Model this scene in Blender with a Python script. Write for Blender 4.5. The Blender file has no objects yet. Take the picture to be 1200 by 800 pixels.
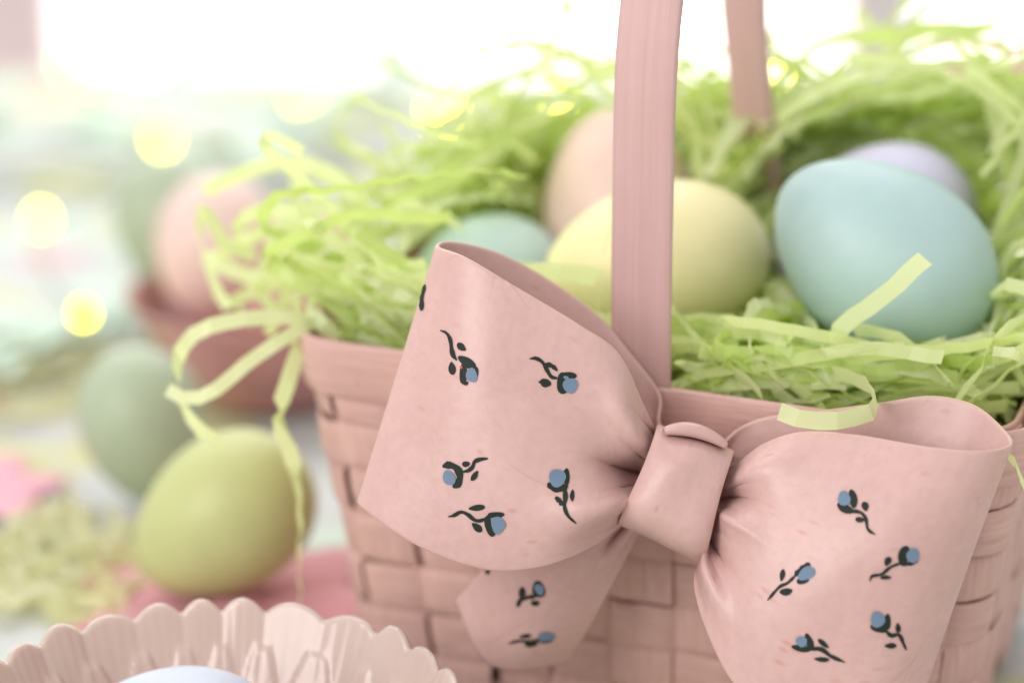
import bpy, bmesh, math, random
import numpy as np
from mathutils import Vector, Matrix
from mathutils.bvhtree import BVHTree

random.seed(7); rng = np.random.default_rng(7)
SC = bpy.context.scene
COL = SC.collection

# ------------------------------------------------------------------ camera
PITCH = math.radians(18.0)
CAM = np.array([0.0, 0.0, 0.300])
FPX = 3000.0                      # focal length in pixels of a 1200 px wide frame
FWD = np.array([0, math.cos(PITCH), -math.sin(PITCH)])
UPV = np.array([0, math.sin(PITCH), math.cos(PITCH)])
RGT = np.array([1.0, 0, 0])
cd = bpy.data.cameras.new('camera'); cam = bpy.data.objects.new('camera', cd); COL.objects.link(cam)
cam.location = CAM; cam.rotation_euler = (math.radians(90) - PITCH, 0, 0)
cd.sensor_width = 36; cd.lens = 90; cd.clip_start = 0.01; cd.clip_end = 50
cd.dof.use_dof = True; cd.dof.focus_distance = 0.594; cd.dof.aperture_fstop = 4.5
SC.camera = cam

# ------------------------------------------------------------------ world, lamps, exposure
W = bpy.data.worlds.new('World'); SC.world = W; W.use_nodes = True
bg = W.node_tree.nodes['Background']
bg.inputs[0].default_value = (1.0, 0.99, 0.99, 1); bg.inputs[1].default_value = 0.72

def area(name, loc, target, sx, sy, power, col=(1, 1, 1)):
    ld = bpy.data.lights.new(name, 'AREA'); ld.shape = 'RECTANGLE'; ld.size = sx; ld.size_y = sy
    ld.energy = power; ld.color = col
    o = bpy.data.objects.new(name, ld); COL.objects.link(o); o.location = loc
    o.rotation_euler = (Vector(target) - Vector(loc)).to_track_quat('-Z', 'Y').to_euler()
    return o
area('window_daylight', (-0.15, 1.60, 1.45), (0.05, 0.66, 0.05), 2.0, 1.3, 17.5, (1, 0.99, 0.985))
area('room_daylight', (-0.85, -0.35, 0.78), (0.0, 0.62, 0.08), 0.9, 0.9, 12, (1, 0.975, 0.965))
SC.view_settings.view_transform = 'Standard'; SC.view_settings.look = 'None'
SC.view_settings.exposure = 0.13; SC.view_settings.gamma = 1.0
SC.view_settings.use_curve_mapping = False
SC.cycles.max_bounces = 8; SC.cycles.use_denoising = True

# ------------------------------------------------------------------ helpers
def P(px, py, D):
    return CAM + D * (FWD + (px - 600) / FPX * RGT - (py - 400) / FPX * UPV)
def proj(p):
    d = np.asarray(p) - CAM; D = d @ FWD
    return 600 + FPX * (d @ RGT) / D, 400 - FPX * (d @ UPV) / D, D
def V3(a): return Vector((float(a[0]), float(a[1]), float(a[2])))
def smooth(a, b, x):
    t = np.clip((x - a) / (b - a), 0, 1); return t * t * (3 - 2 * t)

def spline(pts, n):
    """Catmull-Rom through pts (k,3), resampled to n points evenly by length"""
    pts = np.asarray(pts, float); k = len(pts)
    ext = np.vstack([2 * pts[0] - pts[1], pts, 2 * pts[-1] - pts[-2]])
    out = []
    for i in range(k - 1):
        p0, p1, p2, p3 = ext[i:i + 4]
        for t in np.linspace(0, 1, 24, endpoint=False):
            out.append(0.5 * (2 * p1 + (p2 - p0) * t + (2 * p0 - 5 * p1 + 4 * p2 - p3) * t * t + (3 * p1 - p0 - 3 * p2 + p3) * t ** 3))
    out.append(pts[-1]); out = np.array(out)
    return out
def resample(c, n, by=None):
    d = np.linalg.norm(np.diff(c if by is None else by, axis=0), axis=1); s = np.concatenate([[0], np.cumsum(d)]); s /= s[-1]
    q = np.linspace(0, 1, n)
    return np.stack([np.interp(q, s, c[:, j]) for j in range(c.shape[1])], 1)

def link(o, parent=None, label=None, cat=None, group=None, kind=None):
    COL.objects.link(o)
    if parent is not None: o.parent = parent
    if label: o['label'] = label
    if cat: o['category'] = cat
    if group: o['group'] = group
    if kind: o['kind'] = kind
    return o
MW = {}
def empty(name, loc, label, cat, group=None, rotz=0):
    o = bpy.data.objects.new(name, None); o.empty_display_size = 0.01
    link(o, None, label, cat, group); o.location = loc; o.rotation_euler = (0, 0, rotz)
    MW[o.name] = Matrix.Translation(Vector(loc)) @ Matrix.Rotation(rotz, 4, 'Z')
    return o
def mesh_obj(name, verts, faces, mat, parent=None, smooth_=True, uv=None, tint=None, origin=None, **kw):
    """verts in WORLD metres; the object's origin goes to its own centre, the parent's transform is undone"""
    verts = np.asarray(verts, float)
    if parent is not None:
        inv = np.array(MW[parent.name].inverted())
        verts = verts @ inv[:3, :3].T + inv[:3, 3]
    if origin is None:
        c = (verts.min(0) + verts.max(0)) / 2 if parent is not None else np.array([(verts[:, 0].min() + verts[:, 0].max()) / 2, (verts[:, 1].min() + verts[:, 1].max()) / 2, verts[:, 2].min()])
    else: c = np.asarray(origin, float)
    me = bpy.data.meshes.new(name)
    me.from_pydata((verts - c).tolist(), [], [list(map(int, f)) for f in faces])
    if smooth_: me.polygons.foreach_set('use_smooth', [True] * len(me.polygons))
    if uv is not None:
        l = me.uv_layers.new(name='UVMap')
        idx = np.zeros(len(me.loops), int); me.loops.foreach_get('vertex_index', idx)
        l.data.foreach_set('uv', np.asarray(uv, float)[idx].ravel())
    if tint is not None:
        a = me.attributes.new('tint', 'FLOAT', 'POINT'); a.data.foreach_set('value', np.asarray(tint, float))
    me.materials.append(mat); me.update()
    o = bpy.data.objects.new(name, me); o.location = V3(c)
    link(o, parent, **kw)
    if parent is not None: MW[o.name] = MW[parent.name] @ Matrix.Translation(V3(c))
    return o

def outward(v, f):
    v = np.asarray(v, float); v = v - v.mean(0); q = np.array([x[:4] for x in f if len(x) == 4])
    A, B, C, D = (v[q[:, k]] for k in range(4))
    vol = (A * np.cross(B, C)).sum() + (A * np.cross(C, D)).sum()
    return f if vol > 0 else [tuple(reversed(x)) for x in f]
def ribbon_arrays(G, th, closed=False):
    """a strip of thickness th with rounded edges through the grid G (nu, nv, 3)"""
    G = np.asarray(G, float); nu, nv = G.shape[:2]
    if closed:
        du = np.roll(G, -1, 0) - np.roll(G, 1, 0)
    else: du = np.gradient(G, axis=0)
    dv = np.gradient(G, axis=1)
    n = np.cross(du, dv); n /= np.linalg.norm(n, axis=2, keepdims=True) + 1e-12
    e = dv / (np.linalg.norm(dv, axis=2, keepdims=True) + 1e-12)
    h = th / 2; rows = []; vc = []
    width = np.concatenate([[0], np.cumsum(np.linalg.norm(np.diff(G, axis=1), axis=2).mean(0))])
    for j in range(nv): rows.append(G[:, j] + n[:, j] * h); vc.append(width[j])
    for a in (45, 90, 135):
        a = math.radians(a); rows.append(G[:, -1] + h * (n[:, -1] * math.cos(a) + e[:, -1] * math.sin(a))); vc.append(width[-1] + h)
    for j in range(nv - 1, -1, -1): rows.append(G[:, j] - n[:, j] * h); vc.append(width[-1] * 2 - width[j] + th)
    for a in (135, 90, 45):
        a = math.radians(a); rows.append(G[:, 0] + h * (n[:, 0] * math.cos(a) - e[:, 0] * math.sin(a))); vc.append(-h)
    R = np.stack(rows, 1); m = R.shape[1]
    eg = np.zeros(m); eg[nv:nv + 3] = 1; eg[-3:] = 1; eg[[0, nv - 1, nv + 3, m - 4]] = .55
    L = np.concatenate([[0], np.cumsum(np.linalg.norm(np.diff(G, axis=0), axis=2).mean(1))])
    uv = np.stack(np.broadcast_arrays(L[:, None], np.array(vc)[None, :]), 2).reshape(-1, 2)
    F = []
    for i in range(nu if closed else nu - 1):
        i2 = (i + 1) % nu
        for j in range(m):
            j2 = (j + 1) % m
            F.append((i * m + j, i * m + j2, i2 * m + j2, i2 * m + j))
    if not closed:
        F.append([j for j in range(m)][::-1]); F.append([(nu - 1) * m + j for j in range(m)])
    v = R.reshape(-1, 3)
    return v, outward(v, F), uv, np.tile(eg, nu)
def ribbon(name, G, th, mat, parent, closed=False, **kw):
    v, f, uv, eg = ribbon_arrays(G, th, closed)
    return mesh_obj(name, v, f, mat, parent, uv=uv, tint=eg, **kw)

# ------------------------------------------------------------------ materials
class NT:
    def __init__(s, name):
        s.m = bpy.data.materials.new(name); s.m.use_nodes = True; s.t = s.m.node_tree
        s.b = s.t.nodes['Principled BSDF']
    def n(s, typ, **kw):
        x = s.t.nodes.new(typ)
        for k, v in kw.items():
            if k.startswith('i_'): x.inputs[k[2:].replace('_', ' ')].default_value = v
            else: setattr(x, k, v)
        return x
    def l(s, a, b): s.t.links.new(a, b)
    def coord(s, kind='Object', scale=(1, 1, 1)):
        c = s.n('ShaderNodeTexCoord'); mp = s.n('ShaderNodeMapping'); mp.inputs['Scale'].default_value = scale
        s.l(c.outputs[kind], mp.inputs['Vector']); return mp.outputs[0]
    def noise(s, vec, scale, detail=3, rough=.5):
        x = s.n('ShaderNodeTexNoise'); x.inputs['Scale'].default_value = scale; x.inputs['Detail'].default_value = detail
        x.inputs['Roughness'].default_value = rough; s.l(vec, x.inputs['Vector']); return x.outputs['Fac']
    def ramp(s, fac, stops):
        r = s.n('ShaderNodeValToRGB'); el = r.color_ramp.elements
        while len(el) < len(stops): el.new(.5)
        for e, (p, c) in zip(el, stops): e.position = p; e.color = (*c, 1) if len(c) == 3 else c
        s.l(fac, r.inputs[0]); return r.outputs[0]
    def mix(s, fac, a, b, mode='MIX'):
        x = s.n('ShaderNodeMix', data_type='RGBA', blend_type=mode)
        for sock, val in ((x.inputs[0], fac), (x.inputs[6], a), (x.inputs[7], b)):
            if isinstance(val, (int, float)): sock.default_value = val
            elif isinstance(val, tuple): sock.default_value = (*val, 1)
            else: s.l(val, sock)
        return x.outputs[2]
    def bump(s, h, strength, dist):
        x = s.n('ShaderNodeBump'); x.inputs['Strength'].default_value = strength; x.inputs['Distance'].default_value = dist
        s.l(h, x.inputs['Height']); s.l(x.outputs[0], s.b.inputs['Normal']); return x
    def set(s, **kw):
        for k, v in kw.items():
            i = s.b.inputs[k.replace('_', ' ')]
            if hasattr(v, 'default_value') or hasattr(v, 'links'): s.l(v, i)
            elif isinstance(v, tuple) and len(v) == 3 and k != 'Subsurface_Radius': i.default_value = (*v, 1)
            else: i.default_value = v
        return s.m

def mat_bow():
    t = NT('painted_pink_ribbon'); c = t.coord('UV')
    n1 = t.noise(c, 38, 4, .6); n2 = t.noise(c, 420, 3, .6)
    base = t.ramp(n1, [(.3, (.575, .355, .322)), (.7, (.650, .418, .385))])
    base = t.mix(t.ramp(n2, [(.35, (.94,) * 3), (.6, (1,) * 3)]), (0, 0, 0), base, 'MIX')
    # small brick-red scuffs and a few dark specks
    cs = t.coord('UV', (120, 330, 1))
    vo = t.n('ShaderNodeTexVoronoi', feature='F1'); vo.inputs['Scale'].default_value = 1.0; t.l(cs, vo.inputs['Vector'])
    vo.inputs['Randomness'].default_value = 1
    spot = t.ramp(vo.outputs['Distance'], [(.08, (1, 1, 1)), (.24, (0, 0, 0))])
    gate = t.ramp(t.noise(c, 75, 2), [(.50, (0, 0, 0)), (.60, (1, 1, 1))])
    both = t.mix(1.0, spot, gate, 'MULTIPLY')
    base = t.mix(t.mix(1.0, both, (.45, .45, .45), 'MULTIPLY'), base, (.50, .19, .14))
    ed = t.n('ShaderNodeAttribute', attribute_name='tint')
    wear = t.mix(1.0, ed.outputs['Fac'], t.ramp(t.noise(c, 260, 3, .7), [(.42, (.15,) * 3), (.60, (.85,) * 3)]), 'MULTIPLY')
    base = t.mix(wear, base, (.63, .43, .32))
    hair = t.n('ShaderNodeTexVoronoi', feature='DISTANCE_TO_EDGE'); hair.inputs['Scale'].default_value = 46; t.l(c, hair.inputs['Vector'])
    crack = t.mix(1.0, t.ramp(hair.outputs['Distance'], [(.004, (1,) * 3), (.016, (0,) * 3)]), t.ramp(t.noise(c, 22, 2), [(.56, (0,) * 3), (.66, (.35,) * 3)]), 'MULTIPLY')
    base = t.mix(crack, base, (.42, .22, .19))
    rough = t.ramp(n1, [(.3, (.28,) * 3), (.7, (.40,) * 3)])
    t.bump(n2, .12, .0006)
    return t.set(Base_Color=base, Roughness=rough, Specular_IOR_Level=.45)
def mat_chip(name, c0, c1, uvscale=(60, 900, 1)):
    """painted chip wood: grain runs along the strip"""
    t = NT(name); c = t.coord('UV', uvscale); g = t.noise(c, 1.0, 5, .62)
    c2 = t.coord('UV'); sp = t.noise(c2, 55, 3, .6)
    base = t.ramp(g, [(.28, c0), (.66, c1)])
    base = t.mix(t.ramp(sp, [(.35, (.25,) * 3), (.7, (0,) * 3)]), base, tuple(x * .82 for x in c0))
    vo = t.n('ShaderNodeTexVoronoi'); vo.inputs['Scale'].default_value = 1.0; t.l(t.coord('UV', (110, 190, 1)), vo.inputs['Vector'])
    fleck = t.mix(1.0, t.ramp(vo.outputs['Distance'], [(.03, (1,) * 3), (.10, (0,) * 3)]), t.ramp(t.noise(c2, 130, 1), [(.53, (0,) * 3), (.57, (1,) * 3)]), 'MULTIPLY')
    base = t.mix(t.mix(1.0, fleck, (.8,) * 3, 'MULTIPLY'), base, (.10, .05, .045))
    t.bump(g, .35, .0008)
    return t.set(Base_Color=base, Roughness=.55, Specular_IOR_Level=.35)
def mat_egg(name, col, dark=.92):
    t = NT(name); c = t.coord('Object'); n = t.noise(c, 60, 4, .6); f = t.noise(c, 900, 2, .6)
    base = t.ramp(n, [(.3, tuple(x * dark for x in col)), (.7, col)])
    t.bump(f, .05, .0004)
    return t.set(Base_Color=base, Roughness=.42, Specular_IOR_Level=.4, Subsurface_Weight=.08, Subsurface_Radius=(.006, .005, .004), Subsurface_Scale=1.0)
def mat_plain(name, col, rough=.6, **kw):
    t = NT(name); c = t.coord('Object'); n = t.noise(c, 80, 3)
    base = t.ramp(n, [(.3, tuple(x * .93 for x in col)), (.7, col)])
    return t.set(Base_Color=base, Roughness=rough, **kw)
def mat_shred():
    t = NT('crinkle_paper'); a = t.n('ShaderNodeAttribute', attribute_name='tint')
    col = t.ramp(a.outputs['Fac'], [(0, (.58, .71, .20)), (.45, (.77, .82, .40)), (1, (.90, .90, .66))])
    d = t.n('ShaderNodeBsdfDiffuse'); tr = t.n('ShaderNodeBsdfTranslucent'); g = t.n('ShaderNodeBsdfGlossy'); g.inputs['Roughness'].default_value = .38
    t.l(col, d.inputs[0]); t.l(t.mix(.55, col, (.72, .90, .24)), tr.inputs[0])
    m1 = t.n('ShaderNodeMixShader'); m1.inputs[0].default_value = .58; t.l(d.outputs[0], m1.inputs[1]); t.l(tr.outputs[0], m1.inputs[2])
    m2 = t.n('ShaderNodeMixShader'); m2.inputs[0].default_value = .05; t.l(m1.outputs[0], m2.inputs[1]); t.l(g.outputs[0], m2.inputs[2])
    t.l(m2.outputs[0], t.t.nodes['Material Output'].inputs[0]); return t.m
def mat_emit(name, col, s):
    t = NT(name); return t.set(Base_Color=col, Emission_Color=col, Emission_Strength=s, Roughness=.4)

M_bow = mat_bow()
M_chip = mat_chip('pink_chip_wood', (.56, .33, .285), (.73, .475, .425))
M_handle = mat_chip('pink_handle_wood', (.58, .36, .335), (.65, .43, .405), (6, 620, 1))
M_base = mat_chip('basket_floor_wood', (.40, .22, .2), (.5, .3, .27))
M_green = mat_plain('dark_green_paint', (.018, .026, .020), .6, Specular_IOR_Level=.2)
M_blue = mat_plain('blue_paint', (.155, .228, .318), .6, Specular_IOR_Level=.25)
M_red = mat_plain('red_paint', (.5, .06, .04), .5)
M_paper = mat_shred()

# ------------------------------------------------------------------ tablecloth and window behind
def mat_cloth():
    t = NT('printed_tablecloth'); c = t.coord('Object')
    base = (.56, .575, .57)
    n = t.noise(c, 14, 3, .55); n2 = t.noise(c, 90, 3, .6)
    yel = t.mix(1.0, t.ramp(n, [(.50, (0,) * 3), (.58, (1,) * 3)]), t.ramp(n2, [(.35, (.35,) * 3), (.55, (1,) * 3)]), 'MULTIPLY')
    base = t.mix(yel, base, (.60, .60, .30))
    mp = t.n('ShaderNodeMapping'); mp.inputs['Location'].default_value = (3.1, 1.7, 0); t.l(c, mp.inputs[0])
    g = t.noise(mp.outputs[0], 11, 2, .5)
    base = t.mix(t.ramp(g, [(.60, (0,) * 3), (.66, (.75,) * 3)]), base, (.60, .75, .63))
    mp2 = t.n('ShaderNodeMapping'); mp2.inputs['Location'].default_value = (8.3, 5.2, 0); t.l(c, mp2.inputs[0])
    p = t.noise(mp2.outputs[0], 13, 2, .5)
    base = t.mix(t.ramp(p, [(.66, (0,) * 3), (.70, (.9,) * 3)]), base, (.74, .33, .38))
    w = t.noise(t.coord('Object', (1, 1, 1)), 900, 2)
    t.bump(w, .3, .0006)
    return t.set(Base_Color=base, Roughness=.85)
def tablecloth():
    nx, ny = 90, 90
    X = np.linspace(-1.2, 1.2, nx); Y = np.linspace(0.05, 1.42, ny)
    v = []; f = []
    for j, y in enumerate(Y):
        for i, x in enumerate(X):
            z = -.0025 + .0015 * math.sin(x * 19 + 3 * math.sin(y * 7)) * math.sin(y * 23 + x * 5)
            v.append((x, y, z))
    for i, x in enumerate(X): v.append((x, 1.425 + .012 * math.sin(x * 16), -.30))
    for j in range(ny):
        for i in range(nx - 1):
            a = j * nx + i; f.append((a, a + 1, a + nx + 1, a + nx))
    mesh_obj('tablecloth', v, f, mat_cloth(), kind='structure', origin=(0, 0, 0))
tablecloth()

def box(x0, x1, y0, y1, z0, z1, bev=.002):
    bm = bmesh.new(); bmesh.ops.create_cube(bm, size=1)
    for q in bm.verts: q.co = Vector((x0 + (q.co.x + .5) * (x1 - x0), y0 + (q.co.y + .5) * (y1 - y0), z0 + (q.co.z + .5) * (z1 - z0)))
    if bev: bmesh.ops.bevel(bm, geom=list(bm.edges), offset=bev, segments=2, affect='EDGES')
    bm.verts.index_update()
    v = [tuple(q.co) for q in bm.verts]; f = [[q.index for q in p.verts] for p in bm.faces]; bm.free(); return v, f
def window():
    w = empty('window', (0, 1.72, -.55), 'tall bright window with pale bars behind the table', 'window')
    glow = mat_emit('overcast_sky_pane', (1, 1, 1), 1.55); wood = mat_plain('pale_window_paint', (.60, .57, .60), .4)
    pinkw = mat_plain('pale_pink_window_paint', (.68, .54, .56), .4)
    def xat(px): return float(P(px, 40, 1.62)[0])
    bars = [(-60, 40, pinkw), (172, 206, wood), (1004, 1038, pinkw), (1038, 1092, wood), (1400, 1460, wood), (-420, -370, wood)]
    bars.sort(key=lambda b: b[0])
    for a, b, m in bars:
        v, f = box(xat(a), xat(b), 1.66, 1.72, -.55, .75); mesh_obj('mullion', v, f, m, w, smooth_=False)
    edges = [(-420, -370)] + [(a, b) for a, b, _ in bars[1:]]
    for (a, b), (c_, d_) in zip(edges[:-1], edges[1:]):
        if c_ - b > 5:
            v, f = box(xat(b) - .006, xat(c_) + .006, 1.69, 1.694, -.55, .75, 0); mesh_obj('pane', v, f, glow, w, smooth_=False)
    v, f = box(xat(-420), xat(1460), 1.65, 1.73, .75, .82); mesh_obj('head_rail', v, f, wood, w, smooth_=False)
    v, f = box(xat(-420), xat(1460), 1.65, 1.73, -.63, -.55); mesh_obj('bottom_rail', v, f, wood, w, smooth_=False)
window()

# ------------------------------------------------------------------ basket
TH = math.radians(20)
OF = P(749, 452, 0.628)
HD, HW, HB = .0625, .0925, float(OF[2])
Rz = np.array([[math.cos(-TH), -math.sin(-TH), 0], [math.sin(-TH), math.cos(-TH), 0], [0, 0, 1]])
BO = OF - Rz @ np.array([0, -HD, HB])
def B2W(p):
    p = np.asarray(p, float); q = p.copy()
    q[..., 2] = p[..., 2] - math.tan(math.radians(1.5)) * p[..., 0] * np.clip(p[..., 2] / HB, 0, 1.6)
    return q @ Rz.T + BO
def W2B(p):
    q = (np.asarray(p) - BO) @ Rz
    return q
basket = empty('woven_basket', V3(BO), 'pink painted woven chip basket with tall handle holding the eggs', 'basket', rotz=-TH)

def perim(s, z, off=0.0):
    """point on the rounded rectangle at height z; s in turns, 0 = middle of the front, growing to the right"""
    k = 1 - .135 * (HB - z) / HB
    hw, hd, r = HW * k + off, HD * k + off, .014
    segs = [hw - r, math.pi / 2 * r, 2 * (hd - r), math.pi / 2 * r, 2 * (hw - r), math.pi / 2 * r, 2 * (hd - r), math.pi / 2 * r, hw - r]
    d = (s % 1.0) * sum(segs); i = 0
    while i < 8 and d > segs[i]: d -= segs[i]; i += 1
    bul = .0015
    if i == 0: x, y = d, -hd
    elif i == 1: a = d / r; x, y = hw - r + r * math.sin(a), -hd + r - r * math.cos(a)
    elif i == 2: x, y = hw, -hd + r + d
    elif i == 3: a = d / r; x, y = hw - r + r * math.cos(a), hd - r + r * math.sin(a)
    elif i == 4: x, y = hw - r - d, hd
    elif i == 5: a = d / r; x, y = -hw + r - r * math.sin(a), hd - r + r * math.cos(a)
    elif i == 6: x, y = -hw, hd - r - d
    elif i == 7: a = d / r; x, y = -hw + r - r * math.cos(a), -hd + r - r * math.sin(a)
    else: x, y = -hw + r + d, -hd
    return np.array([x, y, z])
NST, ROWP = 32, .0127
def wv(q):      # flattened wave in [-1,1]
    return math.tanh(4.5 * math.sin(q))
AMP, TCH = .0012, .0010
NROW = int((HB - .010) / ROWP)
for r in range(NROW):                                   # the strips that run round the basket
    zc = HB - .0085 - (r + .5) * ROWP; nu = NST * 8
    if zc < .006: break
    jit = rng.uniform(-.0005, .0007); G = []
    ph = rng.uniform(0, 6)
    for i in range(nu):
        s = (i / nu); q = math.pi * (s * NST + .5) + math.pi * r
        off = AMP * wv(q) + jit
        row = []
        for vv in np.linspace(-1, 1, 5):
            z = zc + vv * (ROWP / 2 - .00075) + .0005 * math.sin(s * 40 + ph)
            row.append(perim(s, z, off + .0002 * (1 - vv * vv) + .00018 * math.sin(s * 90 + ph + vv)))
        G.append(row)
    ribbon('weaver_strip', B2W(np.array(G)), TCH, M_chip, basket, closed=True)
for k in range(NST):                                     # the upright strips
    sc = k / NST; nz = 60; hw_ = .0089 / (2 * (2 * HW + 2 * HD) / 2) ; G = []
    wob = rng.uniform(-.0006, .0006); sk = rng.uniform(-.0012, .0012) / .61
    for i in range(nz):
        z = .001 + (HB - .0025) * i / (nz - 1)
        rr = (HB - .0085 - z) / ROWP - .5
        off = -AMP * wv(math.pi * (rr + .5)) * (1 if k % 2 == 0 else -1)
        row = [perim(sc + sk * (z / HB) + vv * .0087 / .60, z, off + .0003 * (1 - vv * vv)) for vv in np.linspace(-1, 1, 5)]
        G.append(row)
    ribbon('stake_strip', B2W(np.array(G)), TCH, M_chip, basket)
def ring(name, z0, z1, off, th, mat, wob):
    nu = 220; G = []; ph = rng.uniform(0, 6, 3)
    for i in range(nu):
        s = i / nu
        w = wob * (math.sin(2 * math.pi * 3 * s + ph[0]) + .6 * math.sin(2 * math.pi * 7 * s + ph[1]))
        G.append([perim(s, z0 + (z1 - z0) * t + w, off + .0005 * math.sin(math.pi * t) + .4 * w) for t in np.linspace(0, 1, 6)])
    return ribbon(name, B2W(np.array(G)), th, mat, basket, closed=True)
ring('rim_band', HB - .0128, HB + .0006, .0026, .0019, M_chip, .0003)
ring('inner_rim_band', HB - .012, HB - .0012, -.0024, .0016, M_chip, .0003)
G = [[np.array([x * HW * .855, y * HD * .855, .004]) for y in np.linspace(-1, 1, 5)] for x in np.linspace(-1, 1, 9)]
ribbon('floor_board', B2W(np.array(G)), .003, M_base, basket)
# handle: one flat bent strip from the front wall to the back wall
hp = [(0, -HD + .0002, HB - .040), (0, -HD + .0004, HB - .012), (0, -HD + .0006, HB + .002), (0, -HD + .0012, HB + .045), (0, -HD + .0030, HB + .090), (0, -HD + .024, HB + .128), (0, -.022, HB + .150),
      (0, 0, HB + .155), (0, .022, HB + .150), (0, HD - .024, HB + .128), (0, HD - .036, HB + .090), (0, HD - .022, HB + .045), (0, HD - .0006, HB + .002), (0, HD - .0002, HB - .040)]
hc = resample(spline(hp, 0), 120)
G = [[c + np.array([vv * (.0064 - .0018 * float(smooth(.5, .8, np.float64(k / 119)))), 0, 0]) for vv in np.linspace(-1, 1, 7)] for k, c in enumerate(hc)]
for i, row in enumerate(G):
    for j, q in enumerate(row):
        q[0] += .00025 * math.sin(i * .21) ; q[1] += -.0003 * (1 - (j / 3 - 1) ** 2)
ribbon('handle', B2W(np.array(G)), .0026, M_handle, basket)

# ------------------------------------------------------------------ eggs
EGGS = []
def egg_mesh(n=40, m=56):
    v = []; f = []
    for i in range(n + 1):
        th = math.pi * i / n; x = math.cos(th); r = math.sin(th) * (1 + .14 * math.cos(th) - .03 * math.cos(th) ** 2)
        for j in range(m):
            a = 2 * math.pi * j / m; v.append((x, r * math.cos(a), r * math.sin(a)))
    for i in range(n):
        for j in range(m):
            a, b = i * m + j, i * m + (j + 1) % m; f.append((a, b, b + m, a + m))
    return np.array(v), f
EV, EF = egg_mesh(); EF = outward(EV, EF)
def egg(px, py, D, ang, tilt, L, Wd, mat, label, rest=None, name='painted_egg', group=None):
    """ang: direction of the blunt end in the view, degrees; tilt: how far that end leans away"""
    a, t = math.radians(ang), math.radians(tilt)
    ax = math.cos(t) * (math.cos(a) * RGT + math.sin(a) * UPV) + math.sin(t) * FWD
    s1 = np.cross(ax, [0, 0, 1.0]); s1 = s1 / np.linalg.norm(s1); s2 = np.cross(ax, s1)
    A = np.stack([ax * L / 2, s1 * Wd / 2, s2 * Wd / 2], 1)
    off = EV @ A.T
    if rest is not None:
        lo, hi = .4, 2.0
        for _ in range(50):
            mid = (lo + hi) / 2
            if P(px, py, mid)[2] + off[:, 2].min() > rest: lo = mid
            else: hi = mid
        D = mid
    c = P(px, py, D)
    me_v = off
    o = mesh_obj(name, me_v + c, EF, mat, None, label=label, cat='egg', origin=None, group=group)
    EGGS.append((c, A, np.linalg.inv(A)))
    return o, D
ME = {k: mat_egg('egg_' + k, c) for k, c in dict(teal=(.44, .60, .585), yellow=(.86, .79, .44), peach=(.82, .60, .545), lavender=(.66, .63, .83), sky=(.60, .765, .775),
      lime=(.52, .545, .24), sage=(.41, .48, .34), rose=(.76, .50, .44), white=(.54, .58, .68)).items()}
egg(1034, 302, .655, -38, 0, .0625, .0475, ME['teal'], 'large teal blue egg at the front right of the basket')
egg(1022, 274, .700, 25, 10, .0610, .0450, ME['lavender'], 'pale lavender egg mostly hidden behind the teal egg')
egg(770, 309, .680, 8, 5, .0605, .0430, ME['yellow'], 'pale yellow egg lying behind the basket handle')
egg(729, 252, .735, -80, 0, .0610, .0462, ME['peach'], 'peach pink egg standing behind the yellow egg')
egg(568, 338, .715, 20, 50, .054, .0400, ME['sky'], 'light sky blue egg peeking over the left bow loop')
NEST_EGGS = len(EGGS)

# ------------------------------------------------------------------ bow
KN = P(790, 580, .604)
bow = empty('ribbon_bow', V3(P(790, 660, .612)), 'stiff pink ribbon bow with small painted blue flowers on the basket front', 'bow')

def loop_grid(top, bot, nu=190, nv=96, disp=None):
    """top/bot: lists of (px, py, D) from the knot along the front, round the fold and back behind"""
    T = resample(spline([P(*q) for q in top], 0), nu); Bt = resample(spline([P(*q) for q in bot], 0), nu)
    vs = np.linspace(0, 1, nv)
    G = T[:, None] * (1 - vs)[None, :, None] + Bt[:, None] * vs[None, :, None]
    us = np.linspace(0, 1, nu)
    if disp is not None:
        U, Vv = np.meshgrid(us, vs, indexing='ij')
        dd, dx, dy = disp(U, Vv)
        view = (G - CAM); view /= np.linalg.norm(view, axis=2, keepdims=True)
        G = G + view * dd[..., None] + RGT * dx[..., None] + UPV * dy[..., None]
    return G
def bump1(x, c, w): return np.exp(-((x - c) / w) ** 2)

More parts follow.
